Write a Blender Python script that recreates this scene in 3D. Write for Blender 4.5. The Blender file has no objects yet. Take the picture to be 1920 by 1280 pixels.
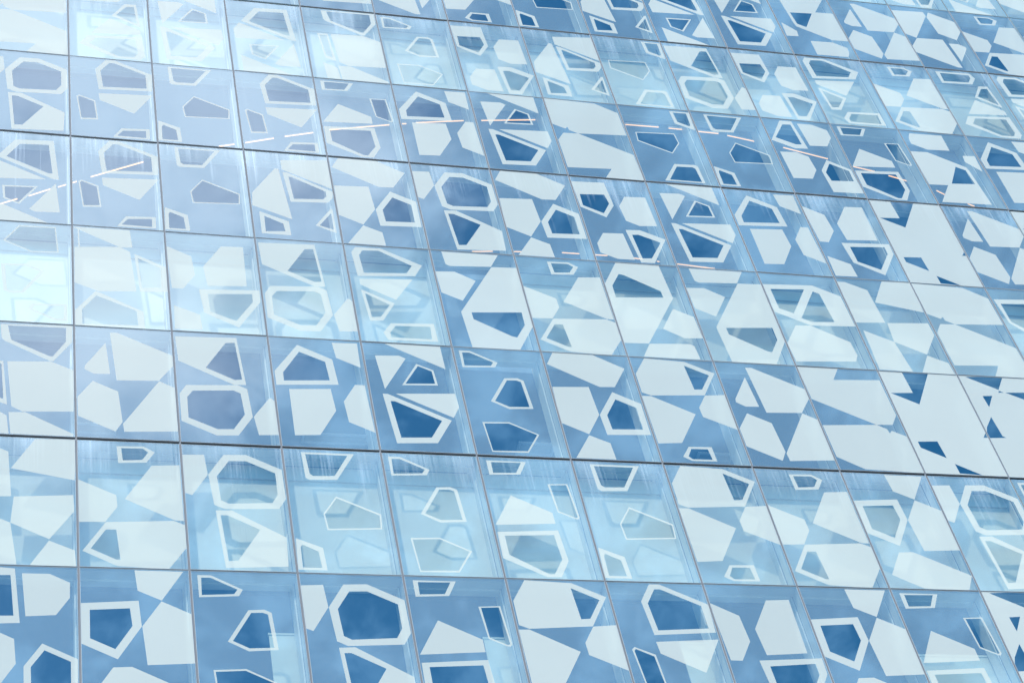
import bpy, math, random
from mathutils import Vector, Matrix, geometry
random.seed(7)
S = bpy.context.scene
W = 1.35                 # width of one glass panel (m)
H = W * 1.7357791179713866
Z0 = 20.1                # height of the joint line "0" above the pavement
D = 0.30                 # depth of the cavity behind the outer glass

# ------------------------------------------------------------------ camera
cd = bpy.data.cameras.new('camera'); cam = bpy.data.objects.new('camera', cd)
S.collection.objects.link(cam); S.camera = cam
cd.sensor_width = 36; cd.lens = 73.943; cd.clip_start = 0.1; cd.clip_end = 5000
r = Vector((0.96343718, -0.20797526, -0.16892335)); u = Vector((-0.05523772, -0.77109688, 0.63431727)); f = Vector((0.26217857, 0.6017939, 0.75439148))
cam.matrix_world = Matrix(((r.x, u.x, -f.x, -1.32128896 * W), (r.y, u.y, -f.y, -13.82416356 * W), (r.z, u.z, -f.z, -13.70999528 * W + Z0), (0, 0, 0, 1)))

# ------------------------------------------------------------------ sun, sky, exposure
SUN = Vector((-0.51, -1.0, 1.31)).normalized()
elev = math.asin(SUN.z); azim = math.atan2(SUN.x, SUN.y)
ld = bpy.data.lights.new('sun', 'SUN'); ld.energy = 2.2; ld.angle = math.radians(2.5); ld.color = (1.0, 0.96, 0.90)
sun = bpy.data.objects.new('sun', ld); S.collection.objects.link(sun)
sun.rotation_euler = SUN.to_track_quat('Z', 'Y').to_euler()
S.view_settings.view_transform = 'Standard'; S.view_settings.look = 'None'; S.view_settings.gamma = 1
S.view_settings.use_curve_mapping = False; S.view_settings.exposure = 1.28

wd = bpy.data.worlds.new('World'); S.world = wd; wd.use_nodes = True
nt = wd.node_tree; nt.nodes.clear(); N = nt.nodes.new; LK = nt.links.new
out = N('ShaderNodeOutputWorld'); bg = N('ShaderNodeBackground'); bg.inputs['Strength'].default_value = 0.15
sky = N('ShaderNodeTexSky'); sky.sky_type = 'NISHITA'; sky.sun_disc = False
sky.sun_elevation = elev; sky.sun_rotation = azim; sky.air_density = 1.0; sky.dust_density = 0.2; sky.ozone_density = 4.0
tc = N('ShaderNodeTexCoord')
hs = N('ShaderNodeHueSaturation'); hs.inputs['Saturation'].default_value = 1.3; hs.inputs['Hue'].default_value = 0.486; LK(sky.outputs[0], hs.inputs['Color'])
def wnoise(scale, detail, rough, off, sq=(1, 1, 1), dist=0.0):
    m = N('ShaderNodeMapping'); m.inputs['Location'].default_value = off; m.inputs['Scale'].default_value = sq
    LK(tc.outputs['Generated'], m.inputs['Vector'])
    n = N('ShaderNodeTexNoise'); n.inputs['Scale'].default_value = scale; n.inputs['Detail'].default_value = detail
    n.inputs['Roughness'].default_value = rough; n.inputs['Distortion'].default_value = dist
    LK(m.outputs[0], n.inputs['Vector']); return n
def wmath(op, a, b, clamp=False):
    m = N('ShaderNodeMath'); m.operation = op; m.use_clamp = clamp
    for i, v in enumerate((a, b)):
        if isinstance(v, (int, float)): m.inputs[i].default_value = v
        elif v is not None: LK(v, m.inputs[i])
    return m.outputs[0]
n1 = wnoise(4.2, 9, 0.58, (3.1, 0.4, 1.7), (1, 1, 1.6), 0.5)
n2 = wnoise(26.0, 8, 0.62, (0.3, 5.4, 2.2), (1, 1, 1.25), 0.25)
dp = N('ShaderNodeVectorMath'); dp.operation = 'DOT_PRODUCT'; LK(tc.outputs['Generated'], dp.inputs[0])
dp.inputs[1].default_value = Vector((-0.01, -0.50, 0.865)).normalized()          # the thick bank of cloud beside the sun
bank = N('ShaderNodeMapRange'); LK(dp.outputs['Value'], bank.inputs['Value'])
bank.inputs['From Min'].default_value = 0.955; bank.inputs['From Max'].default_value = 1.0
bank.inputs['To Min'].default_value = -0.10; bank.inputs['To Max'].default_value = 0.36
cl = wmath('ADD', wmath('ADD', wmath('MULTIPLY', n1.outputs['Fac'], 0.75), wmath('MULTIPLY', n2.outputs['Fac'], 0.25)), bank.outputs[0])
cm = N('ShaderNodeMapRange'); cm.interpolation_type = 'SMOOTHSTEP'; LK(cl, cm.inputs['Value'])
cm.inputs['From Min'].default_value = 0.48; cm.inputs['From Max'].default_value = 0.86; cm.inputs['To Max'].default_value = 0.95
thin = N('ShaderNodeMapRange'); thin.interpolation_type = 'SMOOTHSTEP'; LK(n2.outputs['Fac'], thin.inputs['Value'])          # thin broken veil
thin.inputs['From Min'].default_value = 0.42; thin.inputs['From Max'].default_value = 0.66; thin.inputs['To Max'].default_value = 0.30
mix0 = N('ShaderNodeMix'); mix0.data_type = 'RGBA'; LK(thin.outputs[0], mix0.inputs[0]); LK(hs.outputs[0], mix0.inputs[6])
mix0.inputs[7].default_value = (4.6, 7.6, 11.5, 1)
mix = N('ShaderNodeMix'); mix.data_type = 'RGBA'; LK(cm.outputs[0], mix.inputs[0]); LK(mix0.outputs[2], mix.inputs[6])
mix.inputs[7].default_value = (7.6, 7.3, 9.0, 1)
LK(mix.outputs[2], bg.inputs['Color']); LK(bg.outputs[0], out.inputs['Surface'])

# ------------------------------------------------------------------ helpers
col = S.collection
def link(o, parent=None):
    col.objects.link(o)
    if parent: o.parent = parent
    return o
def tag(o, label=None, cat=None, group=None, kind=None):
    for k, v in (('label', label), ('category', cat), ('group', group), ('kind', kind)):
        if v: o[k] = v
    return o
class MB:
    """collects faces, then becomes one mesh object"""
    def __init__(s): s.v = []; s.f = []; s.m = []
    def face(s, pts, m=0):
        n = len(s.v); s.v += [tuple(p) for p in pts]; s.f.append(tuple(range(n, n + len(pts)))); s.m.append(m)
    def box(s, a, b, m=0):
        x0, y0, z0 = a; x1, y1, z1 = b; n = len(s.v)
        s.v += [(x0,y0,z0),(x1,y0,z0),(x1,y1,z0),(x0,y1,z0),(x0,y0,z1),(x1,y0,z1),(x1,y1,z1),(x0,y1,z1)]
        for q in ((0,3,2,1),(4,5,6,7),(0,1,5,4),(1,2,6,5),(2,3,7,6),(3,0,4,7)):
            s.f.append(tuple(n + i for i in q)); s.m.append(m)
    def bar(s, p, q, wd, ht, m=0):
        p = Vector(p); q = Vector(q); d = (q - p).normalized(); sd = d.cross(Vector((0, 0, 1))).normalized() * wd / 2; up = Vector((0, 0, ht / 2)); n = len(s.v)
        for c in (p, q):
            s.v += [tuple(c - sd - up), tuple(c + sd - up), tuple(c + sd + up), tuple(c - sd + up)]
        for t in ((0,1,2,3),(7,6,5,4),(0,4,5,1),(1,5,6,2),(2,6,7,3),(3,7,4,0)):
            s.f.append(tuple(n + i for i in t)); s.m.append(m)
    def mesh(s, name, mats):
        me = bpy.data.meshes.new(name); me.from_pydata(s.v, [], s.f); me.update()
        for m in mats: me.materials.append(m)
        me.polygons.foreach_set('material_index', s.m); return me
    def build(s, name, mats, parent=None):
        return link(bpy.data.objects.new(name, s.mesh(name, mats)), parent)

# ------------------------------------------------------------------ materials
def newmat(name):
    m = bpy.data.materials.new(name); m.use_nodes = True; t = m.node_tree; t.nodes.clear()
    o = t.nodes.new('ShaderNodeOutputMaterial'); return m, t, o
def plain(name, c, rough=0.5, metal=0.0, vary=0.10, scale=3.0, spec=0.5):
    m, t, o = newmat(name); p = t.nodes.new('ShaderNodeBsdfPrincipled')
    g = t.nodes.new('ShaderNodeNewGeometry'); n = t.nodes.new('ShaderNodeTexNoise'); n.inputs['Scale'].default_value = scale; n.inputs['Detail'].default_value = 6
    t.links.new(g.outputs['Position'], n.inputs['Vector'])
    rm = t.nodes.new('ShaderNodeMix'); rm.data_type = 'RGBA'; t.links.new(n.outputs['Fac'], rm.inputs[0])
    rm.inputs[6].default_value = tuple(x * (1 - vary) for x in c) + (1,); rm.inputs[7].default_value = tuple(min(1, x * (1 + vary)) for x in c) + (1,)
    t.links.new(rm.outputs[2], p.inputs['Base Color']); p.inputs['Roughness'].default_value = rough; p.inputs['Metallic'].default_value = metal
    p.inputs['Specular IOR Level'].default_value = spec
    t.links.new(p.outputs[0], o.inputs['Surface']); return m
def emit(name, c, s):
    m, t, o = newmat(name); e = t.nodes.new('ShaderNodeEmission'); e.inputs[0].default_value = c + (1,); e.inputs[1].default_value = s
    t.links.new(e.outputs[0], o.inputs['Surface']); return m

def glassmat(name, veil, white):
    """coated facade glass; veil = density of the fine dot screen, white = solid printed enamel"""
    m, t, o = newmat(name); A = t.nodes.new; K = t.links.new
    def mth(op, a, b=None, clamp=False):
        x = A('ShaderNodeMath'); x.operation = op; x.use_clamp = clamp
        for i, v in enumerate((a, b)):
            if v is None: continue
            if isinstance(v, (int, float)): x.inputs[i].default_value = v
            else: K(v, x.inputs[i])
        return x.outputs[0]
    def noise(src, sc, det=4, rough=0.5, off=(0, 0, 0), scale=1.0):
        mp = A('ShaderNodeMapping'); mp.inputs['Scale'].default_value = sc; mp.inputs['Location'].default_value = off; K(src, mp.inputs['Vector'])
        n = A('ShaderNodeTexNoise'); n.inputs['Scale'].default_value = scale; n.inputs['Detail'].default_value = det; n.inputs['Roughness'].default_value = rough
        K(mp.outputs[0], n.inputs['Vector']); return n.outputs['Fac']
    geo = A('ShaderNodeNewGeometry'); pos = geo.outputs['Position']
    oi = A('ShaderNodeObjectInfo'); sp = A('ShaderNodeSeparateColor'); K(oi.outputs['Color'], sp.inputs[0])
    uv = A('ShaderNodeUVMap'); uv.uv_map = 'panel'; su = A('ShaderNodeSeparateXYZ'); K(uv.outputs[0], su.inputs[0])
    # waviness of the pane
    wv = noise(pos, (0.55, 0.55, 0.45), 1, 0.4)
    bmp = A('ShaderNodeBump'); bmp.inputs['Strength'].default_value = 1.0; bmp.inputs['Distance'].default_value = 0.006; K(wv, bmp.inputs['Height'])
    dn = A('ShaderNodeVectorMath'); dn.operation = 'DOT_PRODUCT'; K(geo.outputs['Incoming'], dn.inputs[0]); K(geo.outputs['Normal'], dn.inputs[1])
    cs = mth('ABSOLUTE', dn.outputs['Value']); f0 = 0.035 if white else 0.20          # reflectance, the same from both faces
    fr = mth('ADD', mth('MULTIPLY', mth('POWER', mth('SUBTRACT', 1.0, cs), 5.0), 1 - f0), f0, True)
    gl = A('ShaderNodeBsdfGlossy'); gl.inputs['Roughness'].default_value = 0.015 if not white else 0.05; K(bmp.outputs[0], gl.inputs['Normal'])
    gl.inputs['Color'].default_value = (0.66, 0.90, 0.98, 1) if not white else (0.9, 1, 0.95, 1)
    if white:
        base = A('ShaderNodeBsdfDiffuse')
        cv = A('ShaderNodeMix'); cv.data_type = 'RGBA'; K(mth('MULTIPLY', mth('ADD', oi.outputs['Random'], noise(pos, (0.9, 0.9, 0.9), 5, 0.6)), 0.5), cv.inputs[0])
        cv.inputs[6].default_value = (0.445, 0.440, 0.390, 1); cv.inputs[7].default_value = (0.52, 0.505, 0.44, 1); K(cv.outputs[2], base.inputs['Color'])
        
        tr = A('ShaderNodeBsdfTransparent'); tr.inputs[0].default_value = (0.86, 0.97, 0.98, 1)        # the enamel is a dense dot screen, not quite opaque
        mw = A('ShaderNodeMixShader'); mw.inputs[0].default_value = 0.76; K(tr.outputs[0], mw.inputs[1]); K(base.outputs[0], mw.inputs[2]); bo = mw.outputs[0]
    else:
        tr = A('ShaderNodeBsdfTransparent'); tr.inputs[0].default_value = (0.90, 0.96, 0.92, 1); bo = tr.outputs[0]
        if veil > 0:
            df = A('ShaderNodeBsdfDiffuse'); df.inputs['Color'].default_value = (0.42, 0.48, 0.435, 1)
            mx = A('ShaderNodeMixShader'); mx.inputs[0].default_value = veil; K(bo, mx.inputs[1]); K(df.outputs[0], mx.inputs[2]); bo = mx.outputs[0]
    # lime run-off below the open joints, a few long runs of water and small specks of dirt
    st = noise(pos, (30, 1, 0.22), 5, 0.75); st2 = noise(pos, (2.2, 1, 0.5), 3, 0.5, (4, 1, 7))
    top = A('ShaderNodeMapRange'); top.inputs['From Min'].default_value = 0.50; top.inputs['From Max'].default_value = 1.0
    top.inputs['To Min'].default_value = 0.0; top.inputs['To Max'].default_value = 0.30; K(su.outputs['Y'], top.inputs['Value'])
    s1 = mth('MULTIPLY', mth('SUBTRACT', mth('ADD', mth('ADD', st, mth('MULTIPLY', st2, 0.75)), top.outputs[0]), 1.06), 2.2, True)
    s1 = mth('MULTIPLY', mth('MULTIPLY', s1, sp.outputs['Red']), 0.46 if not white else 0.12)
    lg = noise(pos, (24, 1, 0.05), 3, 0.6, (9, 2, 3)); lg2 = noise(pos, (1.3, 1, 0.22), 2, 0.5, (1, 6, 2))
    s2 = mth('MULTIPLY', mth('MULTIPLY', mth('MULTIPLY', mth('SUBTRACT', mth('ADD', lg, mth('MULTIPLY', lg2, 0.5)), 0.93), 6.0, True), sp.outputs['Green']), 0.30 if not white else 0.05)
    sk = noise(pos, (9, 9, 9), 4, 0.8, (2, 2, 2)); s3 = mth('MULTIPLY', mth('SUBTRACT', sk, 0.76), 5.0, True)
    film = mth('ADD', mth('ADD', s1, s2), mth('MULTIPLY', s3, 0.25), True)
    dd = A('ShaderNodeBsdfDiffuse'); dd.inputs['Color'].default_value = (0.74, 0.74, 0.69, 1)
    m1 = A('ShaderNodeMixShader'); K(film, m1.inputs[0]); K(bo, m1.inputs[1]); K(dd.outputs[0], m1.inputs[2])
    m2 = A('ShaderNodeMixShader'); K(fr, m2.inputs[0]); K(m1.outputs[0], m2.inputs[1]); K(gl.outputs[0], m2.inputs[2])
    K(m2.outputs[0], o.inputs['Surface']); return m
M_bg = glassmat('veiled_glass', 0.22, False)
M_clear = glassmat('clear_glass', 0.0, False)
M_white = glassmat('white_enamel', 1.0, True)
M_edge = plain('glass_edge', (0.34, 0.46, 0.47), 0.6)
M_trim = plain('anodised_trim', (0.30, 0.32, 0.33), 0.6, 0.0)
M_gasket = plain('rubber_gasket', (0.13, 0.13, 0.135), 0.7)
M_black = plain('open_joint', (0.008, 0.009, 0.012), 0.9, spec=0.1)
M_fin = plain('pale_coated_fin', (0.46, 0.45, 0.39), 0.45)
M_soffit = plain('pale_soffit', (0.50, 0.54, 0.50), 0.5)
M_span = plain('pale_spandrel', (0.455, 0.43, 0.345), 0.55, 0.0, 0.05, 0.8)
M_room = plain('interior_grey', (0.10, 0.15, 0.20), 0.8)
M_ceil = plain('ceiling', (0.12, 0.17, 0.22), 0.8)
M_conc = plain('concrete', (0.32, 0.31, 0.30), 0.85)
M_pave = plain('paving', (0.22, 0.22, 0.21), 0.9, scale=0.7)
M_lamp = emit('lamp_diffuser', (1.0, 0.53, 0.22), 0.75)
M_house = plain('lamp_housing', (0.6, 0.6, 0.58), 0.4)
M_rail = plain('white_rail', (0.72, 0.80, 0.82), 0.4)
M_blind = plain('pale_blind', (0.42, 0.42, 0.33), 0.7)
# ------------------------------------------------------------------ data: outlines printed on the panes (fractions of a pane)
TYPES = {
 'A': [('w', [(0.5, 0.993), (0.953, 0.992), (0.737, 0.776), (0.52, 0.844)]), ('w', [(0.001, 0.745), (0.525, 0.771), (0.543, 0.588), (0.316, 0.358), (-0.002, 0.462)]), ('h', [(0.08, 0.698), (0.443, 0.715), (0.459, 0.589), (0.298, 0.427), (0.077, 0.499)]), ('w', [(0.734, 0.77), (1.007, 0.681), (1.003, 0.337), (0.578, 0.321), (0.547, 0.588)]), ('w', [(0.081, 0.111), (0.273, 0.302), (0.44, 0.308), (0.978, 0.13), (1.001, 0.118), (0.885, -0.013), (0.383, 0.005)])],
 'B': [('w', [(0.056, 0.971), (0.186, 0.971), (0.472, 0.87), (0.431, 0.822), (0.057, 0.807)]), ('h', [(0.09, 0.952), (0.175, 0.954), (0.421, 0.87), (0.387, 0.836), (0.084, 0.824)]), ('w', [(0.287, 0.493), (0.505, 0.72), (0.654, 0.727), (0.72, 0.705), (0.748, 0.44), (0.473, 0.427)]), ('h', [(0.335, 0.498), (0.529, 0.701), (0.636, 0.704), (0.684, 0.692), (0.709, 0.455), (0.482, 0.448)]), ('w', [(0.134, 0.294), (0.433, 0.304), (0.736, 0.2), (0.564, 0.031), (0.167, 0.027)]), ('h', [(0.153, 0.282), (0.426, 0.292), (0.71, 0.197), (0.559, 0.046), (0.178, 0.038)])],
 'C': [('w', [(0.001, 0.912), (0.217, 0.92), (0.238, 0.754), (0.066, 0.579), (-0.011, 0.6)]), ('w', [(0.242, 0.754), (0.413, 0.926), (0.643, 0.933), (0.986, 0.819), (0.993, 0.577), (0.912, 0.494), (0.373, 0.477), (0.275, 0.509)]), ('h', [(0.326, 0.743), (0.461, 0.875), (0.634, 0.879), (0.915, 0.787), (0.916, 0.61), (0.852, 0.54), (0.419, 0.522), (0.347, 0.547)]), ('w', [(0.284, 0.463), (0.439, 0.469), (0.951, 0.266), (0.935, 0.041), (0.333, 0.017)]), ('h', [(0.328, 0.426), (0.396, 0.427), (0.702, 0.321), (0.458, 0.076), (0.366, 0.07)])],
 'D': [('w', [(0.075, 0.973), (0.506, 0.972), (0.409, 0.86), (0.075, 0.848)]), ('h', [(0.123, 0.959), (0.448, 0.963), (0.37, 0.873), (0.12, 0.866)]), ('w', [(0.25, 0.675), (0.652, 0.54), (0.654, 0.45), (0.015, 0.424)]), ('w', [(0.678, 0.784), (0.898, 0.792), (0.933, 0.509), (0.913, 0.492), (0.883, 0.495), (0.712, 0.547)]), ('h', [(0.702, 0.776), (0.881, 0.782), (0.913, 0.511), (0.889, 0.504), (0.727, 0.556)]), ('w', [(0.016, 0.366), (0.662, 0.394), (0.689, 0.148), (0.574, 0.017), (0.427, 0.014), (0.012, 0.155)]), ('h', [(0.085, 0.337), (0.605, 0.355), (0.626, 0.157), (0.508, 0.038), (0.455, 0.037), (0.086, 0.184)])],
 'E': [('w', [(0.015, 0.835), (0.178, 0.997), (0.656, 0.983), (0.977, 0.88), (0.76, 0.655), (0.112, 0.627), (0.016, 0.653)]), ('h', [(0.635, 0.943), (0.9, 0.857), (0.754, 0.712), (0.66, 0.707)]), ('w', [(0.003, 0.619), (0.11, 0.621), (0.568, 0.464), (0.29, 0.185), (0.012, 0.171)]), ('w', [(0.762, 0.653), (1.013, 0.668), (1.005, 0.331), (0.645, 0.442), (0.638, 0.53)]), ('w', [(0.35, 0.151), (0.619, 0.157), (0.627, 0.026), (0.341, 0.022), (0.248, 0.057)]), ('h', [(0.373, 0.133), (0.565, 0.135), (0.579, 0.04), (0.352, 0.038), (0.313, 0.063)])],
 'F': [('w', [(0.44, 0.991), (0.548, 0.993), (1.003, 0.843), (0.989, 0.627), (0.34, 0.599), (0.304, 0.855)]), ('h', [(0.481, 0.953), (0.542, 0.954), (0.922, 0.831), (0.925, 0.658), (0.394, 0.635), (0.368, 0.841)]), ('w', [(0.335, 0.548), (0.993, 0.575), (0.754, 0.325), (0.347, 0.461)]), ('w', [(0.067, 0.488), (0.098, 0.507), (0.292, 0.452), (0.319, 0.214), (0.111, 0.203)]), ('h', [(0.087, 0.478), (0.105, 0.492), (0.273, 0.439), (0.3, 0.233), (0.122, 0.222)]), ('w', [(0.591, 0.131), (0.927, 0.145), (0.925, 0.019), (0.485, 0.014)]), ('h', [(0.611, 0.103), (0.882, 0.121), (0.88, 0.035), (0.536, 0.037)])],
 'G': [('w', [(-0.008, 0.856), (0.266, 0.76), (0.291, 0.565), (0.144, 0.419), (0.023, 0.42)]), ('w', [(0.613, 0.886), (0.864, 0.895), (0.855, 0.483), (0.418, 0.463), (0.388, 0.66)]), ('w', [(0.318, 0.422), (0.991, 0.447), (0.986, 0.328), (0.717, 0.061), (0.355, 0.189)]), ('h', [(0.412, 0.38), (0.904, 0.405), (0.901, 0.323), (0.695, 0.124), (0.422, 0.204)]), ('w', [(0.03, 0.247), (0.305, 0.167), (0.32, 0.021), (0.022, 0.016)])],
 'H': [('w', [(-0.008, 0.957), (0.102, 0.958), (0.361, 0.88), (0.394, 0.521), (-0.014, 0.502)]), ('w', [(0.617, 0.993), (1.017, 1.004), (0.993, 0.665), (0.387, 0.744)]), ('w', [(0.419, 0.519), (0.978, 0.546), (0.982, 0.416), (0.749, 0.198), (0.39, 0.315)]), ('w', [(0.048, 0.422), (0.39, 0.315), (0.452, 0.003), (0.025, 0.009)]), ('w', [(0.747, 0.187), (0.983, 0.118), (0.994, -0.004), (0.572, 0.002)])],
 'I': [('w', [(0.381, 0.961), (0.649, 0.967), (0.755, 0.922), (0.667, 0.834), (0.39, 0.821)]), ('h', [(0.425, 0.946), (0.636, 0.95), (0.691, 0.919), (0.626, 0.855), (0.437, 0.845)]), ('w', [(-0.001, 0.674), (0.358, 0.559), (0.366, 0.466), (0.245, 0.345), (-0.002, 0.337)]), ('w', [(0.716, 0.809), (0.99, 0.823), (0.995, 0.371), (0.911, 0.373), (0.439, 0.53)]), ('w', [(0.251, 0.342), (0.898, 0.37), (1.01, 0.337), (1.002, 0.162), (0.82, -0.004), (0.346, 0.01), (0.025, 0.118)]), ('h', [(0.249, 0.285), (0.346, 0.287), (0.375, 0.059), (0.339, 0.058), (0.103, 0.137)])],
 'J': [('w', [(0.18, 0.976), (0.73, 0.977), (0.513, 0.751), (0.227, 0.742), (0.191, 0.759)]), ('h', [(0.221, 0.961), (0.658, 0.961), (0.492, 0.783), (0.273, 0.776), (0.24, 0.794)]), ('w', [(0.476, 0.612), (0.905, 0.478), (0.891, 0.357), (0.339, 0.335), (0.321, 0.466)]), ('h', [(0.477, 0.598), (0.889, 0.467), (0.877, 0.366), (0.353, 0.347), (0.336, 0.462)]), ('w', [(0.012, 0.264), (0.268, 0.193), (0.282, 0.021), (-0.001, 0.02)]), ('h', [(0.069, 0.215), (0.219, 0.165), (0.234, 0.038), (0.046, 0.038), (0.05, 0.194)])],
 'K': [('w', [(0.261, 0.98), (0.997, 1), (0.99, 0.844), (0.798, 0.659), (0.761, 0.66), (0.307, 0.824), (0.275, 0.852)]), ('h', [(0.335, 0.97), (0.932, 0.977), (0.927, 0.846), (0.794, 0.704), (0.761, 0.703), (0.37, 0.837)]), ('w', [(0.153, 0.634), (0.295, 0.638), (0.34, 0.252), (0.202, 0.289)]), ('h', [(0.18, 0.609), (0.277, 0.614), (0.303, 0.299), (0.22, 0.324)]), ('w', [(0.335, 0.637), (0.773, 0.655), (1.004, 0.584), (0.995, 0.218), (0.489, 0.199), (0.383, 0.24)]), ('w', [(0.356, 0.188), (0.521, 0.194), (0.99, 0.024), (0.984, 0.004), (0.378, 0.005)]), ('w', [(0.16, 0.22), (0.28, 0.185), (0.338, 0.159), (0.36, 0.004), (0.185, 0.009)])],
 'L': [('w', [(0.007, 0.987), (0.623, 0.991), (0.645, 0.81), (0.513, 0.801), (0.007, 0.98)]), ('w', [(0.045, 0.975), (0.061, 0.969), (0.067, 0.782), (0.049, 0.781)]), ('w', [(0.008, 0.777), (0.499, 0.807), (0.614, 0.763), (0.663, 0.362), (0.251, 0.342), (0.003, 0.414)]), ('w', [(0.66, 0.745), (1.017, 0.62), (1.012, 0.378), (0.702, 0.361)]), ('h', [(0.698, 0.7), (0.945, 0.613), (0.937, 0.413), (0.725, 0.401)]), ('w', [(0.224, 0.343), (0.725, 0.166), (0.734, 0.006), (0, 0), (0.002, 0.144)]), ('h', [(0.229, 0.298), (0.652, 0.169), (0.662, 0.03), (0.076, 0.016), (0.076, 0.155)])],
 'M': [('w', [(0.31, 0.859), (0.345, 0.569), (0.183, 0.564), (0.085, 0.602), (0.09, 0.635)]), ('w', [(0.359, 0.958), (0.436, 0.959), (1.008, 0.766), (1.001, 0.672), (0.841, 0.528), (0.408, 0.514)]), ('w', [(0.165, 0.498), (0.419, 0.414), (0.451, 0.146), (0.376, 0.06), (0.01, 0.182), (0.008, 0.349)]), ('w', [(0.845, 0.525), (1.013, 0.466), (1.007, 0.084), (0.463, 0.061), (0.454, 0.129)])],
 'N': [('w', [(0.017, 0.955), (0.673, 0.972), (0.723, 0.53), (0.596, 0.526), (0.032, 0.726)]), ('h', [(0.552, 0.917), (0.649, 0.923), (0.687, 0.579), (0.611, 0.571), (0.315, 0.673)]), ('w', [(0.969, 0.419), (1.008, 0.39), (1.021, 0.093), (0.797, 0.084), (0.766, 0.245), (0.946, 0.414)]), ('w', [(0.093, 0.503), (0.635, 0.525), (0.729, 0.492), (0.755, 0.241), (0.587, 0.074), (0.365, 0.066), (0.018, 0.181), (0.02, 0.424)]), ('h', [(0.158, 0.455), (0.582, 0.474), (0.653, 0.45), (0.675, 0.261), (0.545, 0.127), (0.38, 0.121), (0.092, 0.213), (0.096, 0.396)])],
 'O': [('w', [(0.301, 0.937), (0.663, 0.813), (0.689, 0.576), (0.018, 0.547), (0.017, 0.676)]), ('h', [(0.311, 0.871), (0.58, 0.787), (0.6, 0.613), (0.104, 0.59), (0.107, 0.668)]), ('w', [(0.687, 0.976), (0.969, 0.983), (0.962, 0.748), (0.709, 0.831)]), ('w', [(0.147, 0.513), (0.594, 0.533), (0.617, 0.334), (0.41, 0.11), (0.144, 0.098)]), ('w', [(0.867, 0.582), (0.972, 0.583), (0.995, 0.152), (0.735, 0.237), (0.715, 0.422)])],
 'P': [('w', [(0.119, 0.877), (0.391, 0.887), (0.458, 0.862), (0.161, 0.558)]), ('w', [(0.566, 0.815), (0.743, 0.762), (0.759, 0.618), (0.36, 0.604)]), ('h', [(0.579, 0.796), (0.721, 0.751), (0.731, 0.633), (0.399, 0.619)]), ('w', [(0.23, 1.006), (0.879, 1.007), (0.885, 0.779)]), ('w', [(0.125, 0.513), (0.182, 0.513), (0.825, 0.293), (0.621, 0.082), (0.181, 0.065)]), ('h', [(0.197, 0.446), (0.243, 0.448), (0.718, 0.286), (0.568, 0.13), (0.238, 0.117)]), ('w', [(0.269, 0.519), (0.928, 0.547), (0.941, 0.422), (0.856, 0.32)])],
 'Q': [('w', [(0.122, 1.003), (0.594, 0.999), (0.925, 0.877), (0.74, 0.69), (0.56, 0.683), (0.018, 0.882)]), ('w', [(0.007, 0.66), (0.431, 0.677), (0.457, 0.414), (0.276, 0.228), (-0.006, 0.321)]), ('w', [(0.69, 0.639), (0.987, 0.539), (0.986, 0.246), (0.482, 0.229), (0.464, 0.414)]), ('h', [(0.702, 0.57), (0.917, 0.497), (0.914, 0.295), (0.56, 0.283), (0.548, 0.414)]), ('w', [(0.273, 0.218), (0.488, 0.153), (0.501, 0.006), (0.053, 0.006)])],
 'R': [('w', [(-0.003, 1.004), (0.507, 1.001), (0.389, 0.882), (0.982, 0.905), (0.988, 0.552), (0.887, 0.454), (0.684, 0.447), (0.011, 0.675)]), ('w', [(0.01, 0.419), (0.684, 0.447), (0.792, 0.41), (0.804, 0.369), (0.839, 0.395), (0.996, 0.346), (1.012, -0.002), (0.305, 0.013), (0.017, 0.12)])],
 'S': [('w', [(-0.024, 1.017), (1.021, 1.001), (1.042, -0.019), (-0.056, -0.01)]), ('h', [(0.298, 1.002), (0.646, 1.015), (0.329, 0.677), (0.026, 0.779), (0.315, 0.792)]), ('h', [(0.079, 0.301), (0.329, 0.312), (0.347, 0.153), (0.083, 0.243)]), ('h', [(0.414, 0.1), (0.692, 0.003), (0.421, 0.011)]), ('h', [(1.006, 0.423), (1.061, 0.371), (0.944, 0.37)])],
 'V': [('w', [(0.068, 0.922), (0.125, 0.98), (0.424, 0.982), (0.882, 0.824), (0.771, 0.704), (0.092, 0.665)]), ('h', [(0.153, 0.893), (0.202, 0.946), (0.395, 0.955), (0.758, 0.812), (0.674, 0.729), (0.172, 0.704)]), ('w', [(0.105, 0.635), (0.733, 0.667), (0.486, 0.438), (0.104, 0.576)]), ('w', [(0.1, 0.52), (0.122, 0.521), (0.462, 0.399), (0.288, 0.215), (0.139, 0.208)]), ('h', [(0.14, 0.482), (0.152, 0.483), (0.403, 0.382), (0.271, 0.254), (0.169, 0.245)]), ('w', [(0.37, 0.194), (0.866, 0.213), (0.871, 0.035), (0.306, 0.024), (0.265, 0.097)]), ('h', [(0.416, 0.169), (0.817, 0.181), (0.806, 0.054), (0.345, 0.052), (0.341, 0.097)])],
 'W': [('w', [(0.127, 0.993), (0.815, 0.994), (0.69, 0.859), (0.19, 0.838), (0.143, 0.857)]), ('w', [(0.001, 0.77), (0.229, 0.78), (0.46, 0.694), (0.245, 0.473), (0.015, 0.547)]), ('w', [(0.697, 0.857), (1.007, 0.866), (1.01, 0.253), (0.773, -0.003), (0.228, 0.001), (0.194, 0.356)]), ('h', [(0.316, 0.356), (0.916, 0.387), (0.914, 0.259), (0.782, 0.125), (0.724, 0.135), (0.321, 0.288)])],
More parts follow.
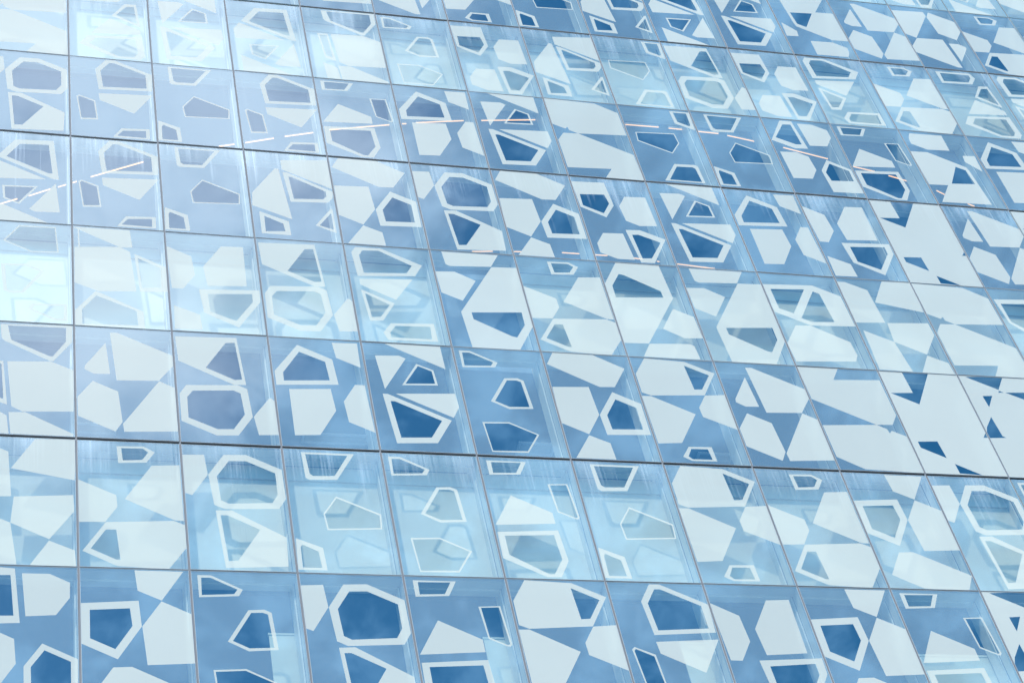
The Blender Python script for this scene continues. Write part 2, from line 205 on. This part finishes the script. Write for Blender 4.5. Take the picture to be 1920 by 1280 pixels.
 'X': [('w', [(0.002, 0.871), (0.661, 0.895), (0.984, 0.79), (0.994, 0.459), (0.412, 0.438), (0.005, 0.567)]), ('h', [(0.079, 0.822), (0.529, 0.843), (0.252, 0.563), (0.085, 0.608)]), ('h', [(0.632, 0.824), (0.707, 0.803), (0.742, 0.493), (0.438, 0.478), (0.326, 0.515)]), ('w', [(0.205, 0.428), (0.405, 0.437), (0.83, 0.281), (0.844, 0.141), (0.787, 0.076), (0.014, 0.04), (-0, 0.233)])],
 'Y': [('w', [(0.34, 0.813), (0.381, 0.811), (0.46, 0.23), (0.009, 0.359), (0.026, 0.507)]), ('w', [(0.422, 0.918), (1.009, 0.962), (0.998, 0.617), (0.422, 0.805)]), ('w', [(0.428, 0.776), (0.483, 0.772), (1.005, 0.583), (0.987, 0.508), (0.923, 0.45), (0.472, 0.431)]), ('h', [(0.491, 0.726), (0.523, 0.725), (0.917, 0.579), (0.916, 0.526), (0.873, 0.488), (0.517, 0.468)]), ('w', [(0.081, 0.295), (0.415, 0.202), (0.42, 0.049), (0.078, 0.05)]), ('h', [(0.133, 0.247), (0.344, 0.173), (0.358, 0.09), (0.127, 0.075)]), ('w', [(0.936, 0.376), (0.963, 0.378), (0.964, 0.107), (0.728, 0.18)]), ('h', [(0.94, 0.334), (0.934, 0.145), (0.775, 0.183)])],
 'Z': [('w', [(0.002, 0.941), (0.437, 0.954), (0.462, 0.675), (0.311, 0.523), (0.013, 0.63)]), ('h', [(0.058, 0.786), (0.384, 0.803), (0.41, 0.695), (0.295, 0.571), (0.053, 0.651)]), ('w', [(0.65, 0.797), (0.929, 0.807), (0.947, 0.46), (0.711, 0.447), (0.556, 0.499), (0.535, 0.673)]), ('w', [(0.194, 0.33), (0.455, 0.34), (0.49, 0.038), (0.273, 0.036), (0.076, 0.097), (0.074, 0.203)]), ('w', [(0.505, 0.386), (0.694, 0.396), (0.992, 0.304), (0.736, 0.016), (0.562, 0.013)]), ('h', [(0.569, 0.333), (0.655, 0.339), (0.912, 0.263), (0.72, 0.07), (0.598, 0.062)])],
 'AA': [('w', [(0.14, 0.967), (0.634, 0.974), (0.629, 0.761), (0.283, 0.75), (0.078, 0.818), (0.089, 0.898)]), ('w', [(0, 0.705), (0.258, 0.712), (0.739, 0.54), (0.758, 0.484), (0.802, 0.044), (0.06, 0.029), (0.296, 0.266), (0.01, 0.257)]), ('h', [(0.366, 0.293), (0.576, 0.535), (0.703, 0.495), (0.726, 0.312)]), ('w', [(0.786, 0.703), (0.979, 0.713), (0.958, 0.497), (0.77, 0.615)])],
 'BB': [('w', [(-0.013, 1.027), (1.213, 1.059), (0.914, -0.067), (-0.027, -0.004)]), ('h', [(0.082, 0.991), (0.586, 1.011), (0.442, 0.871)]), ('h', [(0.418, 0.842), (0.442, 0.861), (0.492, 0.844)]), ('h', [(0.513, 0.845), (0.918, 0.861), (0.886, 0.729)]), ('h', [(0.184, 0.797), (0.315, 0.804), (0.198, 0.685)]), ('h', [(0.033, 0.479), (0.156, 0.584), (0.178, 0.397), (0.217, 0.381), (-0.039, 0.37)])],
 'CC': [('w', [(0.024, 0.873), (0.766, 0.904), (0.744, 0.614), (0.259, 0.482), (0.064, 0.612)]), ('h', [(0.092, 0.826), (0.655, 0.849), (0.637, 0.668), (0.264, 0.541), (0.102, 0.625)])],
 'DD': [('w', [(0.241, 0.994), (0.438, 0.984), (0.487, 0.596), (0.253, 0.588)]), ('h', [(0.266, 0.932), (0.4, 0.935), (0.431, 0.646), (0.296, 0.643)]), ('w', [(0.502, 0.95), (0.752, 0.951), (0.934, 0.89), (0.931, 0.78), (0.806, 0.656), (0.536, 0.643)]), ('w', [(0.209, 0.544), (0.322, 0.524), (0.439, 0.485), (0.456, 0.317), (0.33, 0.186), (0.22, 0.185)]), ('w', [(0.684, 0.457), (0.995, 0.354), (0.989, 0.064), (0.528, 0.061), (0.523, 0.3)]), ('h', [(0.704, 0.411), (0.932, 0.336), (0.931, 0.098), (0.591, 0.095), (0.585, 0.297)])],
}
GRID = {
 0: ['DD', 'A', 'B', 'C', 'D', 'E', 'F', 'G', 'A', 'D', 'BB'],
 1: ['H', 'I', 'C', 'J', 'B', 'D', 'J', 'E', 'I', 'A', 'C', 'B'],
 2: ['K', 'M', 'N', 'O', 'P', 'B', 'Q', 'E', 'M', 'R', 'S', 'BB'],
 3: ["B'", 'L', 'G', 'N', 'V', 'W', 'I', "W'", 'W', 'X', 'H', "R'", 'CC'],
 4: ["P'", 'F', 'J', 'Y', 'Q', 'C', 'Q', 'Z', 'P', 'O', 'G', 'S', 'M', 'S'],
 5: ['C', 'F', 'J', 'F', 'D', 'O', 'P', "R'", "J'", 'J', "Z'", 'D', 'AA', 'O'],
 6: ["R'", "V'", 'P', "P'", 'K', 'B', 'Z', 'Y', "J'", 'N', 'Z', 'V', 'I', "V'", 'V'],
 7: [None, None, None, 'J', "X'", "M'", 'E', 'J', 'Y', "P'", 'P', "AA'", 'M', "M'", 'I', 'O'],
 8: [None, None, None, None, None, None, None, None, None, None, None, 'J', 'J', 'Z', "P'", "M'"],
}
LAMPS_A = [((-0.917, 3.038, 31.757), (-0.636, 2.905, 31.757)), ((-0.451, 2.827, 31.757), (-0.096, 2.649, 31.757)), ((0.024, 2.598, 31.757), (0.328, 2.453, 31.757)), ((0.552, 2.337, 31.757), (1.406, 1.944, 31.757)), ((1.701, 1.852, 31.757), (1.8, 1.818, 31.757)), ((2.64, 1.507, 31.757), (2.95, 1.422, 31.757)), ((3.083, 1.387, 31.757), (3.559, 1.247, 31.757)), ((3.736, 1.194, 31.757), (4.271, 1.051, 31.757)), ((4.481, 0.984, 31.757), (5.555, 0.767, 31.757)), ((5.718, 0.737, 31.757), (5.793, 0.727, 31.757)), ((5.957, 0.691, 31.757), (6.845, 0.556, 31.757)), ((7.094, 0.532, 31.757), (8.05, 0.422, 31.757)), ((9.693, 0.359, 31.757), (10.315, 0.354, 31.757)), ((10.505, 0.358, 31.757), (10.828, 0.361, 31.757)), ((11.064, 0.372, 31.757), (11.455, 0.38, 31.757)), ((11.635, 0.403, 31.757), (12.275, 0.493, 31.757)), ((12.761, 0.557, 31.757), (13.689, 0.72, 31.757)), ((14.232, 0.838, 31.757), (14.684, 0.909, 31.757)), ((14.985, 0.971, 31.757), (15.557, 1.092, 31.757)), ((16.049, 1.215, 31.757), (16.241, 1.289, 31.757)), ((16.79, 1.457, 31.757), (16.939, 1.499, 31.757))]
LAMPS_B = [((7.5, 3.36, 31.757), (7.884, 3.322, 31.757)), ((8.284, 3.295, 31.757), (8.421, 3.286, 31.757)), ((9.192, 3.244, 31.757), (10.071, 3.239, 31.757)), ((10.588, 3.255, 31.757), (10.769, 3.265, 31.757)), ((11.058, 3.291, 31.757), (11.212, 3.304, 31.757)), ((11.47, 3.321, 31.757), (12.231, 3.37, 31.757))]
FRAMES = [((3.46, 1.70), (4.50, 1.90), 'white suspended rail frame seen under the house shaped ring'),
          ((6.77, 1.70), (7.35, 1.95), 'white suspended frame crossing the lowest thin ring left of centre'),
          ((9.68, 1.75), (10.26, 1.92), 'white suspended frame seen through the small low ring right of centre'),
          ((0.12, 1.70), (0.75, 1.90), 'white suspended frame below the solid pentagon near the left edge')]
BLINDS = [(2, 0.74, 1.0, 0.73), (4, 0.78, 1.0, 0.73), (6, 0.74, 1.06, 0.72), (9, 0.10, 1.0, 0.66), (10, 0.1, 0.9, 0.50)]
# ------------------------------------------------------------------ the setting
g = MB(); g.box((-900, -900, -0.5), (900, 900, 0.0))
tag(g.build('ground', [M_pave]), kind='structure')

# ------------------------------------------------------------------ the building
LIGHT = {1, 3, 6, 8, -1, -3, -6, -8, 10}           # rows with a floor zone behind the glass
THICK = {1, 4, 6, 9, -1, -4, -6}                   # joints that stay open and read as a black line
C0, C1, R0, R1 = -4, 18, -7, 10                    # panel columns and rows of the whole facade (row r spans lines r-1..r)
X0, X1 = (C0 - 1) * W, C1 * W
ZB, ZT = Z0 + (R0 - 1) * H, Z0 + R1 * H
bld = bpy.data.objects.new('glass_office_building', None); bld.location = (X0, 0, 0); link(bld)
tag(bld, 'tall glass office building whose blue panels carry white printed polygons', 'building')
bpy.context.view_layer.update()
OFF = Vector((X0, 0, 0))
def part(mb, name, mats, parent=bld):
    mb.v = [(a - X0, b, c) for a, b, c in mb.v]; return mb.build(name, mats, parent)

def rot(polys): return [(k, [(1 - a, 1 - b) for a, b in p]) for k, p in polys]
def inside(x, y, poly):
    c = False; j = len(poly) - 1
    for i in range(len(poly)):
        xi, yi = poly[i]; xj, yj = poly[j]
        if (yi > y) != (yj > y) and x < (xj - xi) * (y - yi) / (yj - yi) + xi: c = not c
        j = i
    return c
def flat_panel(polys):
    """cuts the pane along every printed outline; returns points (0..1) and triangles with their material"""
    g0, g1 = 0.0, 1.0
    V = [(g0, g0), (g1, g0), (g1, g1), (g0, g1)]; E = [(0, 1), (1, 2), (2, 3), (3, 0)]
    for k, p in polys:
        n = len(V); V += p; E += [(n + i, n + (i + 1) % len(p)) for i in range(len(p))]
    vv, ee, ff, *_ = geometry.delaunay_2d_cdt([Vector(a) for a in V], E, [], 0, 1e-5)
    tris = []
    for t in ff:
        cx = sum(vv[i].x for i in t) / len(t); cy = sum(vv[i].y for i in t) / len(t)
        if not (g0 < cx < g1 and g0 < cy < g1): continue
        m = 0
        if any(inside(cx, cy, p) for k, p in polys if k == 'w'): m = 2
        if any(inside(cx, cy, p) for k, p in polys if k == 'h'): m = 1
        tris.append((tuple(t), m))
    return vv, tris
GX, GZ, TH = 0.018, 0.013, 0.024                    # half gaps between panes, pane thickness
def pane(mb, uvs, polys, ox, oz, col_, row):
    w0 = W - 2 * GX; gb = 0.028 if (row - 1) in THICK else GZ; gt = 0.028 if row in THICK else GZ; h0 = H - gb - gt
    vv, tris = flat_panel(polys)
    P = lambda a, b, y: (ox + GX + a * w0, y, oz + gb + b * h0)
    # the drawn outlines are in joint-to-joint fractions
    Q = lambda a, b: ((a * W - GX) / w0, (b * H - gb) / h0)
    for t, m in tris:
        mb.face([P(vv[i].x, vv[i].y, 0) for i in t], m); uvs.extend((vv[i].x, vv[i].y) for i in t)
    for (a, b), (c, d) in (((0, 0), (1, 0)), ((1, 0), (1, 1)), ((1, 1), (0, 1)), ((0, 1), (0, 0))):
        mb.face([P(a, b, 0), P(a, b, TH), P(c, d, TH), P(c, d, 0)], 3); uvs.extend([(0, 0)] * 4)
def finish(mb, uvs, name, mats, parent=None):
    me = mb.mesh(name, mats); ul = me.uv_layers.new(name='panel')
    flat = [x for p in uvs for x in p]; ul.data.foreach_set('uv', flat)
    return link(bpy.data.objects.new(name, me), parent)
GM = [M_bg, M_clear, M_white, M_edge]
def outline(name):
    ps = rot(TYPES[name[:-1]]) if name.endswith("'") else TYPES[name]
    return ps
DESC = {
 'A': 'a pentagon ring on the left and solid shapes above, right and below', 'B': 'three thin rings, one small at the top',
 'C': 'a big thick hexagon ring above a half filled kite', 'D': 'a solid wedge, a thin slanted ring and a low ring',
 'E': 'a large solid shape with a kite hole and a solid shape below', 'F': 'a thick ring at the top right and a solid wedge under it',
 'G': 'two solid polygons above a pentagon ring', 'H': 'five solid polygons meeting at their corners', 'I': 'a small ring at the top and a large solid shape below',
 'J': 'a trapezoid ring at the top and a thin empty outline', 'K': 'a wide ring at the top and a large solid polygon', 'L': 'a large solid polygon and a thin slanted ring',
 'M': 'a small solid triangle and three large solid polygons', 'N': 'a large hexagon ring below a triangle ring', 'O': 'a house shaped ring above solid polygons',
 'P': 'a solid triangle, a small triangle ring and a thick kite ring', 'Q': 'a pentagon ring on the right between solid polygons', 'R': 'two huge solid shapes',
 'S': 'solid white enamel and only a few small holes', 'V': 'a wide ring at the top, a kite ring and a low ring', 'W': 'a large solid shape with a hole below two solid polygons',
 'X': 'a wide ring with two holes and a solid polygon below', 'Y': 'a solid arrow shape and thin rings', 'Z': 'two rings in opposite corners and two solid polygons',
 'AA': 'a large solid shape with a triangle hole', 'BB': 'solid white enamel with triangle holes', 'CC': 'a ring near the top', 'DD': 'a solid polygon above a pentagon ring'}
order = [(r_, c_) for r_, cs in GRID.items() for c_, n_ in enumerate(cs) if n_]
drop = {(8, 11), (8, 12), (8, 13), (8, 14), (8, 15), (7, 3), (7, 15), (1, 11), (4, 13)}
cache = {}; trimcache = {}
placed = set()
def trim_mesh(row):
    key = ((row - 1) in THICK, row in THICK)
    if key not in trimcache:
        gb = 0.028 if key[0] else GZ; gt = 0.028 if key[1] else GZ
        t = MB(); x0, x1, z0, z1 = GX, W - GX, gb, H - gt; e = 0.004; ya, yb = -0.003, TH + 0.012
        t.box((x0 - e, ya, z0 - e), (x0, yb, z1 + e)); t.box((x1, ya, z0 - e), (x1 + e, yb, z1 + e))
        t.box((x0, ya, z0 - e), (x1, yb, z0)); t.box((x0, ya, z1), (x1, yb, z1 + e))
        trimcache[key] = t.mesh('edge_trim', [M_trim])
    return trimcache[key]
for (row, c) in order:
    if (row, c) in drop: continue
    n = GRID[row][c]; key = (n, (row - 1) in THICK, row in THICK)
    ox, oz = (c - 1) * W, Z0 + (row - 1) * H
    if key not in cache:
        mb = MB(); uvs = []; pane(mb, uvs, outline(n), -W / 2, -H / 2, c, row); o = finish(mb, uvs, 'glass_panel', GM, bld); cache[key] = o.data
    else:
        o = link(bpy.data.objects.new('glass_panel', cache[key]), bld)
    placed.add((row, c))
    o.location = (ox + W / 2 - X0, 0, oz + H / 2)
    o.rotation_euler = (math.radians(random.gauss(0, 0.10)), 0, math.radians(random.gauss(0, 0.08)))
    streak = {1: 0.9, 4: 1.0, 6: 1.0, 7: 0.2}.get(row, 0.06); runs = 1.0 if c < 4 and row > 2 else (0.55 if c < 9 and row in (1, 4, 6) else 0.25)
    o.color = (streak, runs, 0, 1)
    o['label'] = 'glass panel printed with ' + DESC[n.rstrip("'")] + (', turned upside down' if n.endswith("'") else '')
    tr = link(bpy.data.objects.new('edge_trim', trim_mesh(row)), o); tr.location = (-W / 2, 0, -H / 2)
# every panel beyond the hundred that show largest, as one part
mb = MB(); uvs = []; names = [k for k in TYPES if k not in ('CC', 'DD', 'BB')]; tb = MB()
for row in range(R0, R1 + 1):
    for c in range(C0, C1 + 1):
        if (row, c) in placed: continue
        n = GRID.get(row, [])[c] if row in GRID and 0 <= c < len(GRID[row]) and GRID[row][c] else random.choice(names) + random.choice(['', "'"])
        pane(mb, uvs, outline(n), (c - 1) * W - X0, Z0 + (row - 1) * H, c, row)
o = finish(mb, uvs, 'glass_panels', GM, bld); o['kind'] = 'stuff'; o.color = (0.4, 0.3, 0, 1)

# joints: a rubber strip behind every vertical gap, a dark rail behind every horizontal one
for i in range(C0 - 1, C1 + 1):
    x = i * W; mb = MB()
    mb.box((x - 0.013, 0.030, ZB), (x + 0.013, 0.185, ZT), 0)
    mb.box((x - 0.019, 0.185, ZB), (x + 0.019, 0.197, ZT), 1)
    mb.box((x - 0.040, 0.197, ZB), (x + 0.040, D + 0.10, ZT), 0)
    mb.box((x - 0.0135, 0.010, ZB), (x + 0.0135, 0.0297, ZT), 1)
    part(mb, 'mullion', [M_fin, M_gasket])
for r_ in range(R0 - 1, R1 + 1):
    z = Z0 + r_ * H; mb = MB(); t = 0.0225 if r_ in THICK else 0.0085
    for i in range(C0, C1 + 1):
        xa, xb = (i - 1) * W + 0.021, i * W - 0.021
        mb.box((xa - 0.004, 0.040, z - 0.012), (xb + 0.004, 0.190, z + 0.012), 0)
        mb.box((xa + 0.022, 0.190, z - 0.045), (xb - 0.022, D - 0.01, z + 0.045), 0)
    mb.box((X0, 0.020 if r_ in THICK else 0.008, z - t), (X1, 0.0296, z + t), 1)
    part(mb, 'transom', [M_soffit, M_black if r_ in THICK else M_gasket])
# floor zones: a pale insulated panel behind every pane of the light rows
spm = MB(); spm.box((0.042, 0, 0.05), (W - 0.042, 0.06, H - 0.05)); spm.box((0.042, -0.022, H - 0.34), (W - 0.042, 0, H - 0.27)); spm.box((0.042, -0.012, 0.10), (W - 0.042, 0, 0.125)); spmesh = spm.mesh('spandrel_panel', [M_span])
rest = MB()
for r_ in range(R0, R1 + 1):
    if r_ not in LIGHT: continue
    for c in range(C0, C1 + 1):
        if (r_, c) == (3, 5): continue                    # one pane of this row is a window
        if (r_, c) in placed:
            o = link(bpy.data.objects.new('spandrel_panel', spmesh), bld); o.location = ((c - 1) * W - X0, D, Z0 + (r_ - 1) * H)
        else:
            rest.box(((c - 1) * W + 0.022, D, Z0 + (r_ - 1) * H + 0.02), (c * W - 0.022, D + 0.06, Z0 + r_ * H - 0.02))
    mb = MB(); mb.box((X0 + 0.3, D + 0.12, Z0 + (r_ - 1) * H), (X1 - 0.3, 11.9, Z0 + r_ * H)); part(mb, 'floor_slab', [M_ceil])
o = part(rest, 'spandrel_panels', [M_span]); o['kind'] = 'stuff'
mb = MB(); mb.box((X0, 12.0, 0), (X1, 12.4, ZT)); part(mb, 'rear_wall', [M_room])
for xa, xb in ((X0 - 0.3, X0 - 0.03), (X1 + 0.03, X1 + 0.3)):
    mb = MB(); mb.box((xa, -0.02, 0), (xb, 12.4, ZT)); part(mb, 'side_wall', [M_conc])
mb = MB(); mb.box((X0 - 0.35, -0.06, ZT + 0.02), (X1 + 0.35, 12.5, ZT + 0.6)); part(mb, 'roof', [M_conc])
mb = MB(); mb.box((X0, 0.0, 0), (X1, 12.0, ZB - 0.03)); part(mb, 'plinth', [M_conc])

# pale roller blinds and a column behind the bottom row
for c, a, b, top in BLINDS:
    mb = MB(); x = (c - 1) * W
    mb.box((x + a * W, D + 0.16, Z0 - H), (x + b * W, D + 0.175, Z0 - H + top * H), 0)
    mb.box((x + a * W - 0.01, D + 0.15, Z0 - H + top * H), (x + b * W + 0.01, D + 0.19, Z0 - H + top * H + 0.03), 0)
    part(mb, 'roller_blind', [M_blind])

# ------------------------------------------------------------------ lamps hanging from the ceiling of the upper storey
def lamp(p, q, label, group):
    p = Vector(p); q = Vector(q); c = (p + q) / 2
    root = link(bpy.data.objects.new('linear_ceiling_light', None)); root.location = c
    tag(root, label, 'ceiling light', group)
    m = MB(); m.bar(p - c, q - c, 0.016, 0.012); m.build('diffuser', [M_lamp], root)
    m = MB(); m.bar(p - c + Vector((0, 0, 0.0265)), q - c + Vector((0, 0, 0.0265)), 0.030, 0.04); m.build('housing', [M_house], root)
ORD = ['first', 'second', 'third', 'fourth', 'fifth', 'sixth', 'seventh', 'eighth', 'ninth', 'tenth', 'eleventh', 'twelfth', 'thirteenth', 'fourteenth', 'fifteenth', 'sixteenth', 'seventeenth', 'eighteenth', 'nineteenth', 'twentieth', 'twenty-first']
for i, (p, q) in enumerate(LAMPS_A):
    L_ = (Vector(p) - Vector(q)).length; sz = 'long' if L_ > 0.8 else ('short' if L_ < 0.25 else 'medium')
    lamp(p, q, '%s warm lit strip lamp, %s from the left in the upper curved row' % (sz, ORD[i]), 'strip lamps in the upper curved row')
for i, (p, q) in enumerate(LAMPS_B):
    L_ = (Vector(p) - Vector(q)).length; sz = 'long' if L_ > 0.8 else ('short' if L_ < 0.25 else 'medium')
    lamp(p, q, '%s warm lit strip lamp, %s from the left in the lower curved row' % (sz, ORD[i]), 'strip lamps in the lower curved row')
# white suspended rail frames under the ceiling of the storey below
for (a, b, label) in FRAMES:
    (xa, ya), (xb, yb) = a, b; z = Z0 + 2 * H - 0.10
    root = link(bpy.data.objects.new('suspended_frame', None)); root.location = ((xa + xb) / 2, (ya + yb) / 2, z); tag(root, label, 'light frame', 'white suspended frames behind the thick joint')
    hx, hy = (xb - xa) / 2, (yb - ya) / 2
    m = MB(); t = 0.016
    m.box((-hx, -hy, -t), (hx, -hy + 2 * t, t)); m.box((-hx, hy - 2 * t, -t), (hx, hy, t))
    m.box((-hx, -hy + 2 * t, -t), (-hx + 2 * t, hy - 2 * t, t)); m.box((hx - 2 * t, -hy + 2 * t, -t), (hx, hy - 2 * t, t)); m.build('rail', [M_rail], root)
    for sx in (-1, 1):
        m = MB(); m.box((sx * hx * 0.8 - 0.008, -0.008, t), (sx * hx * 0.8 + 0.008, 0.008, 0.10)); m.build('hanger', [M_rail], root)
    m = MB(); m.box((-hx + 2.5 * t, -hy + 2.5 * t, 0.0), (hx - 2.5 * t, hy - 2.5 * t, 0.008)); m.build('tray', [M_fin], root)
